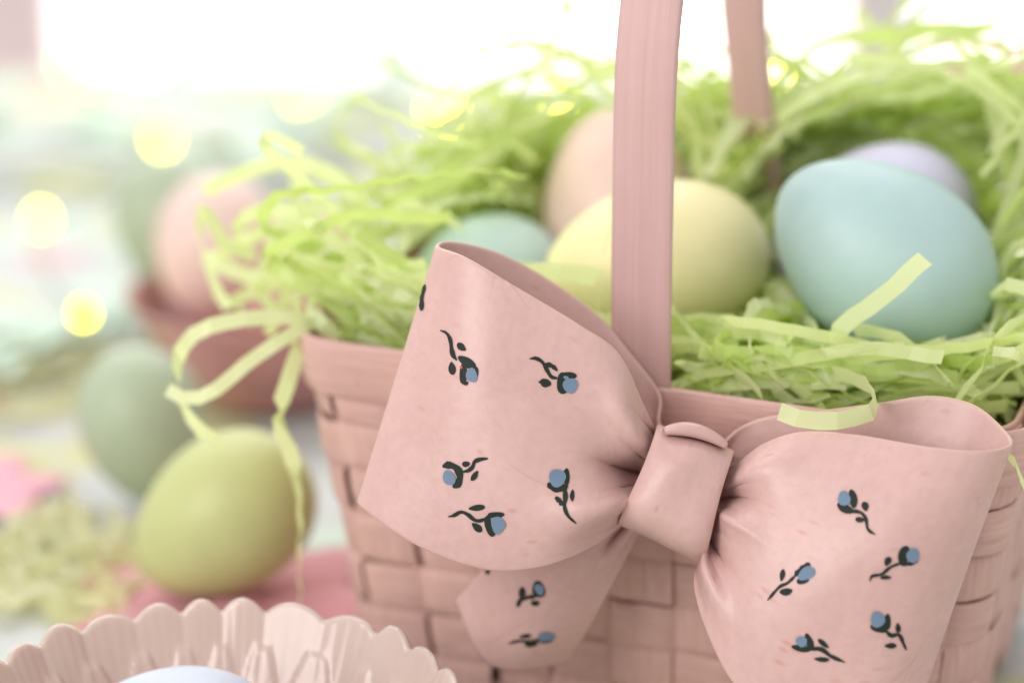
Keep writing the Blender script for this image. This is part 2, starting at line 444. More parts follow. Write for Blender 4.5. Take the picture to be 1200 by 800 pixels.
LT = [(806, 548, .612), (785, 528, .609), (768, 508, .606), (752, 474, .600), (724, 416, .595), (682, 385, .592), (600, 336, .593), (546, 304, .597), (513, 291, .605),
      (528, 285, .612), (580, 297, .620), (640, 328, .625), (700, 371, .625), (738, 415, .623), (772, 462, .620), (772, 496, .617), (790, 525, .615), (806, 540, .615)]
LB = [(788, 588, .612), (756, 600, .609), (727, 614, .605), (700, 634, .600), (664, 652, .596), (622, 664, .594), (565, 664, .594), (490, 637, .597), (425, 592, .605),
      (436, 590, .613), (500, 618, .621), (570, 640, .626), (640, 640, .626), (690, 628, .624), (725, 608, .620), (745, 598, .617), (775, 588, .616), (790, 584, .616)]
def ldisp(U, V):
    # front half runs u 0 (knot) -> ~.47 (fold)
    f = (U < .5); k = smooth(.01, .075, U)
    d = -.0085 * bump1(V, .20, .15) * smooth(.25, .10, U) * k
    d += -.0105 * bump1(V, .77, .15) * smooth(.27, .11, U) * k
    d += .0120 * np.exp(-np.abs(V - .47 - .25 * (U - .08)) / .055) * smooth(.22, .08, U)
    d += .0035 * np.exp(-np.abs(V - .05 - .9 * (U - .07)) / .04) * smooth(.17, .09, U)
    d += .0028 * np.exp(-np.abs(V - .93) / .03) * smooth(.20, .08, U)
    for c_, a_, e_ in ((.30, .0016, .17), (.62, .0018, .16), (.86, .0015, .19), (.13, .0014, .15)): d += a_ * np.exp(-np.abs(V - c_ - .3 * (U - .08)) / .016) * smooth(e_, .08, U)
    d *= f
    belly = -.0035 * np.sin(np.pi * V) * smooth(.0, .2, U) * smooth(.5, .36, U)
    soft = .0009 * np.sin(V * 7 + U * 9) * np.sin(U * 16 + 1) * smooth(.08, .2, U) * f
    bd = .004 * np.sin(V * 14) * smooth(.86, .96, U)
    return d + belly + soft + bd, 0 * U, 0 * U
GL = loop_grid(LT, LB, disp=ldisp)
ribbon('left_loop', GL, .0010, M_bow, bow)

RT = [(812, 556, .612), (838, 552, .609), (862, 546, .604), (895, 522, .598), (940, 508, .592), (1000, 511, .586), (1090, 526, .580), (1150, 530, .580), (1184, 522, .5855),
      (1174, 503, .591), (1140, 476, .597), (1090, 466, .601), (1030, 474, .604), (960, 483, .608), (900, 490, .611), (868, 502, .613), (845, 522, .614), (815, 548, .615)]
RB = [(790, 602, .612), (808, 630, .609), (822, 652, .605), (815, 686, .599), (834, 748, .592), (868, 806, .586), (930, 842, .582), (1010, 846, .580), (1078, 815, .587),
      (1062, 812, .595), (1010, 826, .604), (940, 820, .612), (885, 770, .617), (850, 700, .618), (835, 660, .617), (825, 630, .616), (810, 612, .615), (800, 602, .615)]
def rdisp(U, V):
    f = (U < .5); k = smooth(.01, .075, U)
    d = -.0055 * bump1(V, .16, .12) * smooth(.24, .10, U) * k
    d += .0085 * np.exp(-np.abs(V - .36 + .2 * (U - .08)) / .050) * smooth(.21, .08, U)
    d += -.0075 * np.exp(-np.abs(V - .50) / .085) * smooth(.25, .10, U) * k
    d += .0090 * np.exp(-np.abs(V - .70) / .048) * smooth(.22, .08, U)
    d += -.0065 * bump1(V, .86, .07) * smooth(.23, .10, U) * k
    d += .0030 * np.exp(-np.abs(V - .96) / .03) * smooth(.18, .08, U)
    for c_, a_, e_ in ((.26, .0016, .17), (.44, .0013, .18), (.60, .0018, .17), (.80, .0016, .19)): d += a_ * np.exp(-np.abs(V - c_ + .2 * (U - .08)) / .016) * smooth(e_, .08, U)
    d *= f
    belly = -.0045 * np.sin(np.pi * V) * smooth(.02, .2, U) * smooth(.5, .36, U)
    soft = .0009 * np.sin(V * 6 + U * 11 + 2) * np.sin(U * 14) * smooth(.08, .2, U) * f
    bd = .003 * np.sin(V * 12) * smooth(.88, .96, U)
    return d + belly + soft + bd, 0 * U, 0 * U
GR = loop_grid(RT, RB, disp=rdisp)
ribbon('right_loop', GR, .0010, M_bow, bow)

def patch(R, L, nu, nv, f):
    Rc = resample(spline([P(*q) for q in R], 0), nu); Lc = resample(spline([P(*q) for q in L], 0), nu)
    vs = np.linspace(0, 1, nv); us = np.linspace(0, 1, nu)
    G = Rc[:, None] * (1 - vs)[None, :, None] + Lc[:, None] * vs[None, :, None]
    U, V = np.meshgrid(us, vs, indexing='ij'); dd, dx, dy = f(U, V)
    return G + FWD * dd[..., None] + RGT * dx[..., None] + UPV * dy[..., None]
# left tail: from under the knot down to a rounded end against the weave
def tdisp(U, V):
    e = smooth(.55, 1, U)
    d = -.005 * np.sin(np.pi * V) * smooth(.05, .5, U) + .004 * bump1(V, .35, .09) * smooth(.5, .05, U) - .0035 * bump1(V, .2, .10) * smooth(.45, .1, U)
    return d, -.006 * e * np.sin(np.pi * V) * (1 - V * .3), -.0075 * e * np.sin(np.pi * V)
TR = [(770, 590, .616), (748, 622, .618), (722, 672, .624), (692, 728, .632), (664, 774, .640)]
TL = [(740, 585, .616), (715, 600, .618), (660, 622, .622), (590, 650, .628), (536, 704, .638)]
GT = patch(TR, TL, 70, 40, tdisp)
ribbon('left_tail', GT, .0010, M_bow, bow)
# right tail, mostly behind the right loop
TR2 = [(800, 600, .617), (840, 660, .624), (900, 740, .632), (960, 830, .640)]
TL2 = [(815, 590, .617), (880, 640, .623), (960, 690, .630), (1030, 780, .636)]
GT2 = patch(TL2, TR2, 50, 24, lambda U, V: (-.004 * np.sin(np.pi * V) * U, 0 * U, 0 * U))
ribbon('right_tail', GT2, .0010, M_bow, bow)

# knot: a band wrapped round the gathers, its end lapped over the top
def knot_section(top, bot, depth0, depth1, n=72):
    """closed loop in (length along band, depth)"""
    pts = []
    for i in range(n):
        a = 2 * math.pi * i / n; c, s = math.cos(a), math.sin(a)
        e = 2 / 3.2
        x = math.copysign(abs(c) ** e, c); y = math.copysign(abs(s) ** e, s)
        pts.append((.5 - .5 * x, (depth0 + depth1) / 2 - y * (depth1 - depth0) / 2))
    return pts
Kw = [(772, 499), (858, 530), (821, 657), (728, 613)]   # top-left, top-right, bottom-right, bottom-left in the view
sec = knot_section(0, 1, .5915, .6195)
nvk = 20; G = []
for (t, D) in sec:
    row = []
    for vv in np.linspace(0, 1, nvk):
        tl = np.array(Kw[0]) * (1 - vv) + np.array(Kw[1]) * vv; bl = np.array(Kw[3]) * (1 - vv) + np.array(Kw[2]) * vv
        q = tl * (1 - t) + bl * t
        q = q + np.array([3.0 * math.sin(t * 5 + vv * 3), 2.5 * math.sin(vv * 6 + t * 3)]) * (.6 if 0 < t < 1 else .4)
        bulge = -.0012 * math.sin(math.pi * vv) + .0004 * math.sin(vv * 9 + t * 4)
        ease = .0012 * (2 * vv - 1) ** 4
        row.append(P(q[0], q[1], D + (bulge + ease if D < .6055 else -bulge)))
    G.append(row)
ribbon('knot', np.array(G)[::-1], .0010, M_bow, bow, closed=True)
# lapped end on top of the knot
G = []
for i in range(30):
    t = i / 29; r = .0013 * max(.12, math.sin(math.pi * (.06 + .88 * t))) ** .6
    c = P(779 + 72 * t, 505 + 17 * t - 9 * math.sin(math.pi * t) ** .8, .5945 + .0015 * t)
    row = []
    for a in np.linspace(-70, 165, 18):
        a = math.radians(a); row.append(c + r * (-FWD * math.cos(a) * 1.5 + UPV * math.sin(a)) + FWD * (.006 * max(0, a - 1.6)) - UPV * .0010 * max(0, a - 1.6))
    G.append(row)
ribbon('knot_lap', np.array(G), .0010, M_bow, bow)

# painted flowers, laid on the ribbon's own surface
def bvh_of(G):
    nu, nv = G.shape[:2]
    v = [V3(q) for q in G.reshape(-1, 3)]
    f = [(i * nv + j, i * nv + j + 1, (i + 1) * nv + j + 1, (i + 1) * nv + j) for i in range(nu - 1) for j in range(nv - 1)]
    return BVHTree.FromPolygons(v, f)
BV = {'L': bvh_of(GL[:96]), 'R': bvh_of(GR[:96]), 'T': bvh_of(GT)}
def onto(surf, x, y, lift):
    d = P(x, y, 1.0) - CAM; d /= np.linalg.norm(d)
    loc, nrm, _, _ = BV[surf].ray_cast(V3(CAM), V3(d))
    if loc is None: return None
    n = np.array(nrm); n = n if n @ d < 0 else -n
    return np.array(loc) + n * lift
def stroke(pts, w0, w1=None, n=16):
    c = resample(spline([(x, y, 0) for x, y in pts], 0), n)[:, :2]; d = np.gradient(c, axis=0); d /= np.linalg.norm(d, axis=1, keepdims=True) + 1e-9
    nn = np.stack([-d[:, 1], d[:, 0]], 1); t = np.linspace(0, 1, n)
    w1 = w0 if w1 is None else w1
    w = (w0 + (w1 - w0) * t) * (.35 + .65 * np.minimum(1, np.minimum(t, 1 - t) * 7)) * (1 + .16 * np.sin(t * 17 + pts[0][0])) / 2 * 1.18
    a = c + nn * w[:, None]; b = c - nn * w[:, None]
    v = np.concatenate([a, b]); f = [(i, i + 1, n + i + 1, n + i) for i in range(n - 1)]
    return v, f
def blob(x, y, rx, ry, ang=0, point=0.0, n=22):
    a = np.linspace(0, 2 * math.pi, n, endpoint=False); r = 1 + .06 * np.sin(3 * a + x) + .05 * np.sin(2 * a + y)
    qx = rx * np.cos(a) * r; qy = ry * np.sin(a) * r
    if rx >= ry: qy *= 1 - point * np.abs(np.cos(a)) ** 2
    else: qx *= 1 - point * np.abs(np.sin(a)) ** 2
    g = math.radians(ang)
    ring1 = np.stack([x + qx * math.cos(g) - qy * math.sin(g), y + qx * math.sin(g) + qy * math.cos(g)], 1)
    ring2 = (ring1 - [x, y]) * .5 + [x, y]
    v = np.concatenate([ring1, ring2, [[x, y]]])
    f = [(i, (i + 1) % n, n + (i + 1) % n, n + i) for i in range(n)] + [(n + i, n + (i + 1) % n, 2 * n) for i in range(n)]
    return v, f
def poly(pts):
    p = np.array(pts, float); c = p.mean(0)
    c2 = resample(spline(np.column_stack([np.vstack([p, p[:1]]), np.zeros(len(p) + 1)]), 0), len(p) * 4 + 1)[:-1, :2]; n = len(c2)
    v = np.concatenate([c2, [c]]); f = [(i, (i + 1) % n, n) for i in range(n)]
    return v, f
def paint(name, surf, frame, shapes, mat, parent, lift):
    ox, oy, s = frame; vs = []; fs = []
    for v, f in shapes:
        w = [onto(surf, ox + q[0] / s, oy + q[1] / s, lift) for q in v]
        ok = [q is not None for q in w]; k = {}
        for i, q in enumerate(w):
            if q is not None: k[i] = len(vs); vs.append(q)
        fs += [tuple(k[i] for i in face) for face in f if all(ok[i] for i in face)]
        lift += .000012
    if not fs: return None
    return mesh_obj(name, vs, fs, mat, parent)
def flower(surf, frame, dark, blue, red=None):
    st = paint('painted_flower', surf, frame, dark, M_green, bow, .00070)
    if st is None: return
    if blue: paint('blue_bud', surf, frame, blue, M_blue, st, .00084)
    if red: paint('red_dab', surf, frame, red, M_red, st, .00088)
FA, FB, FR, FT = (470, 340, 5), (500, 510, 5), (880, 550, 3.2), (520, 610, 3.53)
flower('L', FA, [stroke([(240, 237), (275, 252), (297, 290), (305, 345), (315, 385), (335, 410)], 12, 24), blob(360, 333, 31, 20, 38, .3), blob(308, 460, 20, 40, -5, .35),
       blob(395, 425, 62, 26, 38), blob(372, 490, 22, 58, 4), blob(445, 480, 12, 30, 0), stroke([(360, 530), (385, 545), (392, 556)], 22)],
       [blob(420, 498, 30, 44, -8)], [blob(362, 452, 8, 9)])
flower('L', FA, [stroke([(752, 403), (790, 400), (830, 425), (855, 470), (880, 508), (915, 515)], 17, 20), stroke([(845, 432), (885, 445), (915, 472)], 26, 16), blob(845, 543, 32, 26, 25, .2),
       stroke([(805, 537), (830, 540)], 12), blob(950, 545, 42, 60, 0), blob(985, 497, 44, 18, 5)], [blob(990, 557, 46, 42, 0), blob(965, 512, 16, 10, 20)])
flower('L', FB, [stroke([(100, 182), (140, 172), (185, 195), (200, 240), (185, 285), (158, 300)], 34, 36), stroke([(210, 212), (250, 203), (275, 180), (285, 152), (320, 138), (362, 133)], 18, 20),
       blob(235, 166, 22, 17, 0), blob(285, 235, 34, 17, -55, .35)], [blob(138, 246, 34, 46, -15)])
flower('L', FB, [blob(815, 245, 20, 54, 0, .2), stroke([(710, 278), (740, 308), (785, 316), (825, 298)], 30, 34), stroke([(808, 310), (814, 370), (810, 415), (830, 465), (875, 505)], 26, 12),
       stroke([(755, 362), (775, 380), (802, 410)], 22, 24), blob(853, 357, 14, 33, 0, .3)], [blob(763, 250, 50, 52, 0)])
flower('L', FB, [stroke([(130, 473), (165, 465), (205, 445), (245, 460), (285, 492), (320, 495), (352, 480)], 16, 20), blob(300, 420, 50, 17, -8, .15), blob(300, 535, 36, 22, 38, .3),
       blob(380, 520, 38, 62, -8), blob(412, 460, 46, 17, 0)], [poly([(380, 480), (430, 472), (467, 515), (440, 560), (410, 574), (386, 530)])])
flower('R', FR, [blob(385, 112, 16, 34, -8), blob(355, 148, 34, 16, 30), stroke([(370, 158), (410, 162), (432, 185), (440, 225), (468, 245)], 12, 9), blob(430, 140, 13, 19, -15, .3), blob(410, 190, 17, 11, 5, .2)],
       [blob(352, 112, 25, 27, 0)])
flower('R', FR, [blob(570, 320, 20, 37, 18), stroke([(550, 350), (590, 350), (622, 338)], 13), stroke([(560, 348), (520, 365), (490, 390), (455, 398), (446, 417)], 9, 10), blob(512, 342, 12, 19, 22, .3), blob(503, 402, 21, 8, -5, .3)],
       [blob(603, 320, 24, 27, 25)])
flower('R', FR, [stroke([(168, 398), (195, 372), (224, 352)], 18), blob(196, 416, 22, 13, -10), stroke([(170, 397), (140, 425), (110, 440), (66, 490)], 10, 8), blob(122, 395, 10, 22, 12, .3), blob(135, 457, 25, 13, -8, .2)],
       [blob(212, 389, 35, 22, -38)])
flower('R', FR, [blob(508, 568, 13, 31, 0), blob(478, 588, 32, 19, 20), stroke([(500, 598), (522, 618), (550, 615), (565, 645), (576, 672)], 14, 9), blob(547, 590, 10, 18, 0, .2), blob(520, 656, 21, 11, 0, .3)],
       [blob(473, 558, 27, 29, 10)])
flower('R', FR, [blob(220, 640, 14, 29, -20), blob(192, 667, 36, 13, 8), stroke([(215, 668), (265, 670), (300, 695), (353, 719)], 16, 10), blob(272, 648, 25, 10, 38, .3), blob(268, 708, 30, 9, 5, .3)],
       [blob(192, 641, 21, 20, 0)])
flower('T', FT, [blob(395, 280, 27, 34, -20), stroke([(308, 352), (322, 322), (350, 312), (385, 308)], 16, 14), blob(328, 292, 14, 22, 5), blob(380, 335, 17, 12, 0)], [blob(398, 278, 17, 26, -28)])
flower('T', FT, [stroke([(268, 502), (310, 490), (350, 492), (395, 482)], 9, 10), blob(338, 470, 25, 8, -10), blob(360, 502, 28, 11, -8), blob(418, 483, 36, 14, -8)], [blob(422, 470, 37, 18, -8)])
flower('T', FT, [blob(187, 206, 11, 14)], None)
flower('L', (0, 0, 1), [stroke([(501, 334), (497, 350), (495, 362)], 3), blob(497, 358, 2.5, 7, 8)], None)

# ------------------------------------------------------------------ shredded paper
def strip_geo(path, width, roll0, twist, crink, tint):
    """a creased paper strip: (nu,2) grid"""
    path = np.asarray(path); n = len(path)
    t = np.gradient(path, axis=0); t /= np.linalg.norm(t, axis=1, keepdims=True) + 1e-9
    ref = np.array([0, 0, 1.0]); s = np.cross(t, ref); ln = np.linalg.norm(s, axis=1, keepdims=True)
    s = np.where(ln < .15, np.array([[1.0, 0, 0]]), s / np.maximum(ln, 1e-6)); u = np.cross(s, t)
    a = roll0 + twist * np.linspace(0, 1, n)
    w = s * np.cos(a)[:, None] + u * np.sin(a)[:, None]; nn = np.cross(t, w)
    z = np.where(np.arange(n) % 2 == 0, 1, -1) * crink * rng.uniform(.3, 1, n)
    c = path + nn * z[:, None]
    sk = t * (width * rng.uniform(-.10, .10, n))[:, None]
    return np.stack([c + w * width / 2 + sk, c - w * width / 2 - sk], 1), np.full((n, 2), tint)
def quads(n, base=0): return [(base + 2 * i, base + 2 * i + 1, base + 2 * i + 3, base + 2 * i + 2) for i in range(n - 1)]
SIL = []                                       # egg outlines in the view: keep the big eggs clear
for c, A, Ai in EGGS[:NEST_EGGS]:
    q = np.array([proj(c + A @ e) for e in EV[::7]]); SIL.append((q[:, 0].min(), q[:, 0].max(), q[:, 1].min(), q[:, 1].max(), proj(c)))
def sm(a, b, x):
    t = (x - a) / (b - a); t = 0.0 if t < 0 else 1.0 if t > 1 else t
    return t * t * (3 - 2 * t)
def nest_h(x, y):
    h = HB + .001 + .026 * sm(-.012, .045, y) + .010 * sm(.02, .07, y)
    h += .005 * sm(-.03, -.08, x) * sm(-.055, -.02, y) - .020 * sm(.015, -.05, x) * sm(-.01, .05, y)
    h += .006 * sm(.05, .09, x) * sm(-.02, .03, y)
    return h + .004 * math.sin(x * 60 + 1) * math.sin(y * 75)
def walk(x, y, dz, n, step, curv, heading=None, wav=.2):
    h = rng.uniform(0, 2 * math.pi) if heading is None else heading
    k = rng.normal(0, curv); pts = []; zz = dz; vz = rng.normal(0, .15)
    for i in range(n):
        out = max(0, abs(x) - HW - .004, y - HD - .004)
        z = nest_h(x, y) + zz - .9 * max(0, out - .006)
        pts.append([x, y, z])
        x += step * math.cos(h); y += step * math.sin(h); h += k * step; k += rng.normal(0, curv * .35); k *= .93
        vz += rng.normal(0, wav) - zz * 2.2; vz *= .9; zz += vz * step
        if y < -HD + .005: y = -HD + .005; h += .5
    return B2W(np.array(pts))
def clear(path, margin=1.05):
    for c, A, Ai in EGGS[:NEST_EGGS]:
        l = (path - c) @ Ai.T; r = np.linalg.norm(l, axis=1); inside = r < margin
        if inside.any():
            l[inside] *= (margin / np.maximum(r[inside], .2))[:, None]; path[inside] = l[inside] @ A.T + c
    return path
def allowed(path):
    d = path - CAM; D = d @ FWD; px = 600 + FPX * (d @ RGT) / D; py = 400 - FPX * (d @ UPV) / D
    for i, (c, A, Ai) in enumerate(EGGS[:NEST_EGGS]):
        # ray/ellipsoid test for points nearer than the egg
        o = (CAM - c) @ Ai.T; dd = d @ Ai.T
        a = (dd ** 2).sum(1); b = dd @ o; cc = o @ o - 1
        disc = b * b - a * cc; tt = (-b - np.sqrt(np.maximum(disc, 0))) / a
        hide = (disc > 0) & (tt > 1.0)
        lim = [398, 330, 372, 320, 312][i]
        if (hide & (py < lim)).any(): return False
    if ((D < .618) & (py > 440)).any(): return False
    for (c, A, Ai), lim in zip(EGGS[:NEST_EGGS], [(1.2,), (1.5,), (1.2,), (1.15,), (1.2,)]):
        l = np.linalg.norm((path - c) @ Ai.T, axis=1)
        if ((l < lim[0]) & (path[:, 2] > c[2] + .006)).any(): return False
    q = W2B(path)
    k = 1 - .135 * np.clip(HB - q[:, 2], 0, 1) / HB
    dx = np.abs(q[:, 0]) - (HW * k - .016); dy = np.abs(q[:, 1]) - (HD * k - .016)
    o_ = np.where((dx > 0) & (dy > 0), np.hypot(dx, dy), np.maximum(dx, dy)) > .0125      # into or through the wall
    if (o_ & (q[:, 2] < HB + .0015 - .03 * q[:, 0]) & (q[:, 1] < .045)).any(): return False
    if (q[:, 0] < -HW - .012).any() or (q[:, 0] > HW + .03).any() or (q[:, 1] > HD + .03).any(): return False
    # clear of the handle
    if ((np.abs(px - 752) < 40) & (D < .640) & (py < 452)).any(): return False
    return True
strips = []
tries = 0
while len(strips) < 2100 and tries < 14000:
    tries += 1
    back = rng.random() < .74
    y = rng.uniform(-.005, .082) if back else rng.uniform(-HD + .006, .02)
    x = rng.uniform(-.098, .112)
    dz = rng.uniform(-.016, .012) if back else rng.uniform(-.013, .007)
    mid = back and rng.random() < .22
    if mid: x = rng.uniform(-.035, .062); y = rng.uniform(.020, .062); dz = rng.uniform(-.006, .016)
    n = int(rng.integers(10, 26))
    fly = back and rng.random() < .16
    if fly: dz = rng.uniform(.002, .016); n += 8
    p = clear(walk(x, y, dz, n if back else n + 12, .0042, 26 if back else 12, None if back else rng.choice([0, math.pi]) + rng.normal(0, .55), .42 if fly else .2))
    for _ in range(2): p[1:-1] = .25 * p[:-2] + .5 * p[1:-1] + .25 * p[2:]
    if not allowed(p): continue
    if fly and ((p - CAM) @ FWD).min() < .685: continue
    strips.append((p, rng.uniform(.0023, .0034) if back else rng.uniform(.0030, .0041), rng.normal(0, 1.0) if back else rng.normal(.6, .7), rng.normal(0, 1.2), rng.uniform(.0003, .0008), rng.random()))
# the ones that show largest: nearest to the lens and on top
def show(s):
    d = s[0] - CAM; D = d @ FWD
    hb = W2B(s[0])
    top = np.mean([q[2] - nest_h(q[0], q[1]) for q in hb])
    return D.mean() - 2.2 * top
strips.sort(key=show)
NIND = 230
for k, s in enumerate(strips[:NIND]):
    g, t = strip_geo(*s); px, py, D = proj(s[0].mean(0))
    right = px > 760
    lab = 'pale green crinkled paper shred in the nest right of the handle' if right else 'pale green crinkled paper shred in the nest left of the handle'
    mesh_obj('paper_shred', g.reshape(-1, 3), quads(len(g)), M_paper, None, smooth_=False, tint=t.ravel(), label=lab, cat='paper shred',
             group='paper shreds lying right of the handle' if right else 'paper shreds lying left of the handle')
vs, fs, ts = [], [], []; nb = 0
for s in strips[NIND:]:
    g, t = strip_geo(*s); vs.append(g.reshape(-1, 3)); ts.append(t.ravel()); fs += quads(len(g), nb); nb += g.size // 3
# packed bed underneath
nx, ny = 60, 44; bx = np.linspace(-HW + .010, HW - .010, nx); by = np.linspace(-HD + .009, HD - .010, ny)
bed = np.array([[x, y, nest_h(x, y) - .020 + .004 * math.sin(x * 230 + 40 * y) * math.sin(y * 260)] for y in by for x in bx])
bw = B2W(bed)
for c, A, Ai in EGGS[:NEST_EGGS]:
    l = (bw - c) @ Ai.T; r = np.linalg.norm(l, axis=1); ins = r < 1.02
    bw[ins, 2] -= .02
vs.append(bw); ts.append(np.full(len(bw), .1))
fs += [(nb + j * nx + i, nb + j * nx + i + 1, nb + (j + 1) * nx + i + 1, nb + (j + 1) * nx + i) for j in range(ny - 1) for i in range(nx - 1)]
mesh_obj('shredded_paper_nest', np.vstack(vs), fs, M_paper, None, smooth_=False, tint=np.concatenate(ts), label='mass of pale green shredded paper filling the basket', cat='shredded paper', kind='stuff')

def traced(pts, width, label, roll=0.6, twist=.4, tint=.8, crink=.0004, n=None):
    c = spline([P(*q) for q in pts], 0)
    L = np.linalg.norm(np.diff(c, axis=0), axis=1).sum(); n = n or max(8, int(L / .0042))
    g, t = strip_geo(resample(c, n), width, roll, twist, crink, tint)
    return mesh_obj('paper_shred', g.reshape(-1, 3), quads(len(g)), M_paper, None, smooth_=False, tint=t.ravel(), label=label, cat='paper shred', group='stray paper shreds')
traced([(975, 420, .628), (985, 385, .622), (1010, 365, .617), (1040, 343, .612), (1084, 302, .606)], .0046, 'crinkled shred standing up in front of the teal egg', 1.1, .2, .95)
traced([(780, 350, .640), (815, 395, .632), (850, 425, .625), (893, 462, .616)], .0046, 'shred sloping down to the rim just right of the handle', 1.0, .1, .9)
traced([(785, 400, .640), (860, 410, .634), (930, 425, .628), (990, 440, .617), (1020, 455, .605), (1024, 480, .592), (985, 492, .588), (945, 492, .588), (913, 482, .590)], .0042, 'long shred curling out over the open top of the right loop', 1.2, .2, .8)
traced([(1000, 385, .632), (1050, 395, .625), (1090, 420, .620), (1115, 450, .615)], .0052, 'broad shred bending down below the teal egg', 1.0, -.2, .9)
traced([(1120, 470, .612), (1150, 430, .612), (1165, 395, .615), (1190, 380, .622), (1215, 372, .63)], .0048, 'shred rising past the lower right of the teal egg', .9, .5, .85)
traced([(1140, 480, .606), (1170, 520, .594), (1190, 545, .588), (1205, 580, .584)], .0036, 'shred hanging over the rim behind the right loop', 1.0, .3, .8)
traced([(840, 455, .628), (838, 430, .630), (842, 405, .634)], .0042, 'short upright shred tip right of the handle base', 1.3, 0, .9)
traced([(700, 370, .640), (708, 300, .642), (716, 240, .645), (718, 215, .650)], .0044, 'upright yellow green shred along the left edge of the handle', 1.3, .2, .95)
traced([(480, 330, .650), (560, 325, .644), (640, 318, .640), (700, 325, .642)], .0050, 'broad shred crossing behind the top of the left loop', 1.2, .2, .9)
traced([(640, 345, .645), (690, 365, .640), (732, 388, .632)], .0040, 'short shred poking out between the left loop and the handle', 1.0, .1, .9)
traced([(400, 330, .660), (440, 325, .655), (500, 312, .652)], .0050, 'shred lying level beside the upper left of the bow', 1.1, .3, .9)
traced([(430, 360, .655), (480, 372, .648), (520, 370, .645)], .0046, 'shred lying just over the rim left of the bow', 1.1, .1, .85)
traced([(395, 385, .662), (340, 372, .660), (270, 376, .656), (222, 395, .655), (208, 430, .655), (214, 470, .655), (230, 500, .655), (256, 516, .658)], .0040, 'long shred looping out left of the basket over the pink bowl', .9, .5, .8)
traced([(372, 375, .660), (335, 395, .654), (290, 425, .652), (255, 455, .650), (222, 468, .650), (196, 456, .652)], .0036, 'shred pointing down left from the basket corner', 1.0, .3, .85)
traced([(352, 395, .660), (345, 425, .656), (330, 470, .655), (328, 500, .656), (345, 545, .660), (352, 600, .664), (350, 660, .668), (352, 712, .672)], .0044, 'long shred hanging down in front of the lime egg', .8, .9, .75)
traced([(300, 300, .70), (262, 285, .695), (240, 240, .69), (235, 280, .69), (250, 330, .69), (268, 362, .69)], .0042, 'drooping shred hook over the peach eggs in the far bowl', .9, .6, .8)
traced([(440, 330, .69), (430, 250, .69), (400, 210, .70), (340, 190, .71), (280, 205, .71), (240, 225, .71)], .0042, 'arching shred reaching left over the pink bowl', .8, .9, .7)
traced([(420, 300, .70), (350, 265, .705), (300, 275, .70), (255, 300, .70)], .0044, 'shred stretched level above the pink bowl', 1.0, .8, .8)
traced([(430, 320, .69), (380, 310, .70), (330, 330, .70), (280, 320, .70), (240, 300, .70)], .0044, 'sagging shred in front of the pink bowl eggs', .8, .5, .9)
traced([(520, 230, .74), (470, 200, .75), (420, 180, .76), (392, 160, .76), (405, 120, .76), (428, 108, .76)], .0030, 'thin curled shred rising against the window light', .6, .4, .1)
traced([(620, 120, .80), (560, 110, .80), (500, 95, .80), (455, 75, .80), (432, 66, .80)], .0028, 'thin shred angled up from the back of the nest', .5, .4, .1)
traced([(720, 60, .78), (660, 70, .79), (600, 85, .79), (540, 112, .79)], .0032, 'shred bowed along the top of the nest left of the handle', .6, .4, .3)
traced([(1110, 200, .74), (1085, 120, .75), (1050, 65, .76), (1002, 12, .77)], .0036, 'tall shred rising above the lavender egg towards the window', .8, .4, .3)
traced([(480, 420, .65), (440, 300, .68), (470, 240, .69), (535, 262, .675), (548, 285, .668)], .0036, 'bent shred tip above the light blue egg', .9, .3, .9)

for k in range(13):
    x1, y1 = rng.uniform(235, 390), rng.uniform(195, 365); D1 = rng.uniform(.672, .725)
    p0 = (rng.uniform(405, 470), rng.uniform(250, 370), rng.uniform(.672, .71)); p1 = ((p0[0] + x1) / 2 + rng.normal(0, 18), (p0[1] + y1) / 2 - rng.uniform(5, 55), D1)
    traced([p0, p1, (x1, y1, D1), (x1 + rng.uniform(-35, 30), y1 + rng.uniform(15, 60), D1)], rng.uniform(.0034, .0044), 'blurred pale green paper shred spilling left over the far pink bowl', rng.normal(.7, .5), rng.normal(0, .8), rng.uniform(.5, 1))['group'] = 'blurred shreds spilling left'

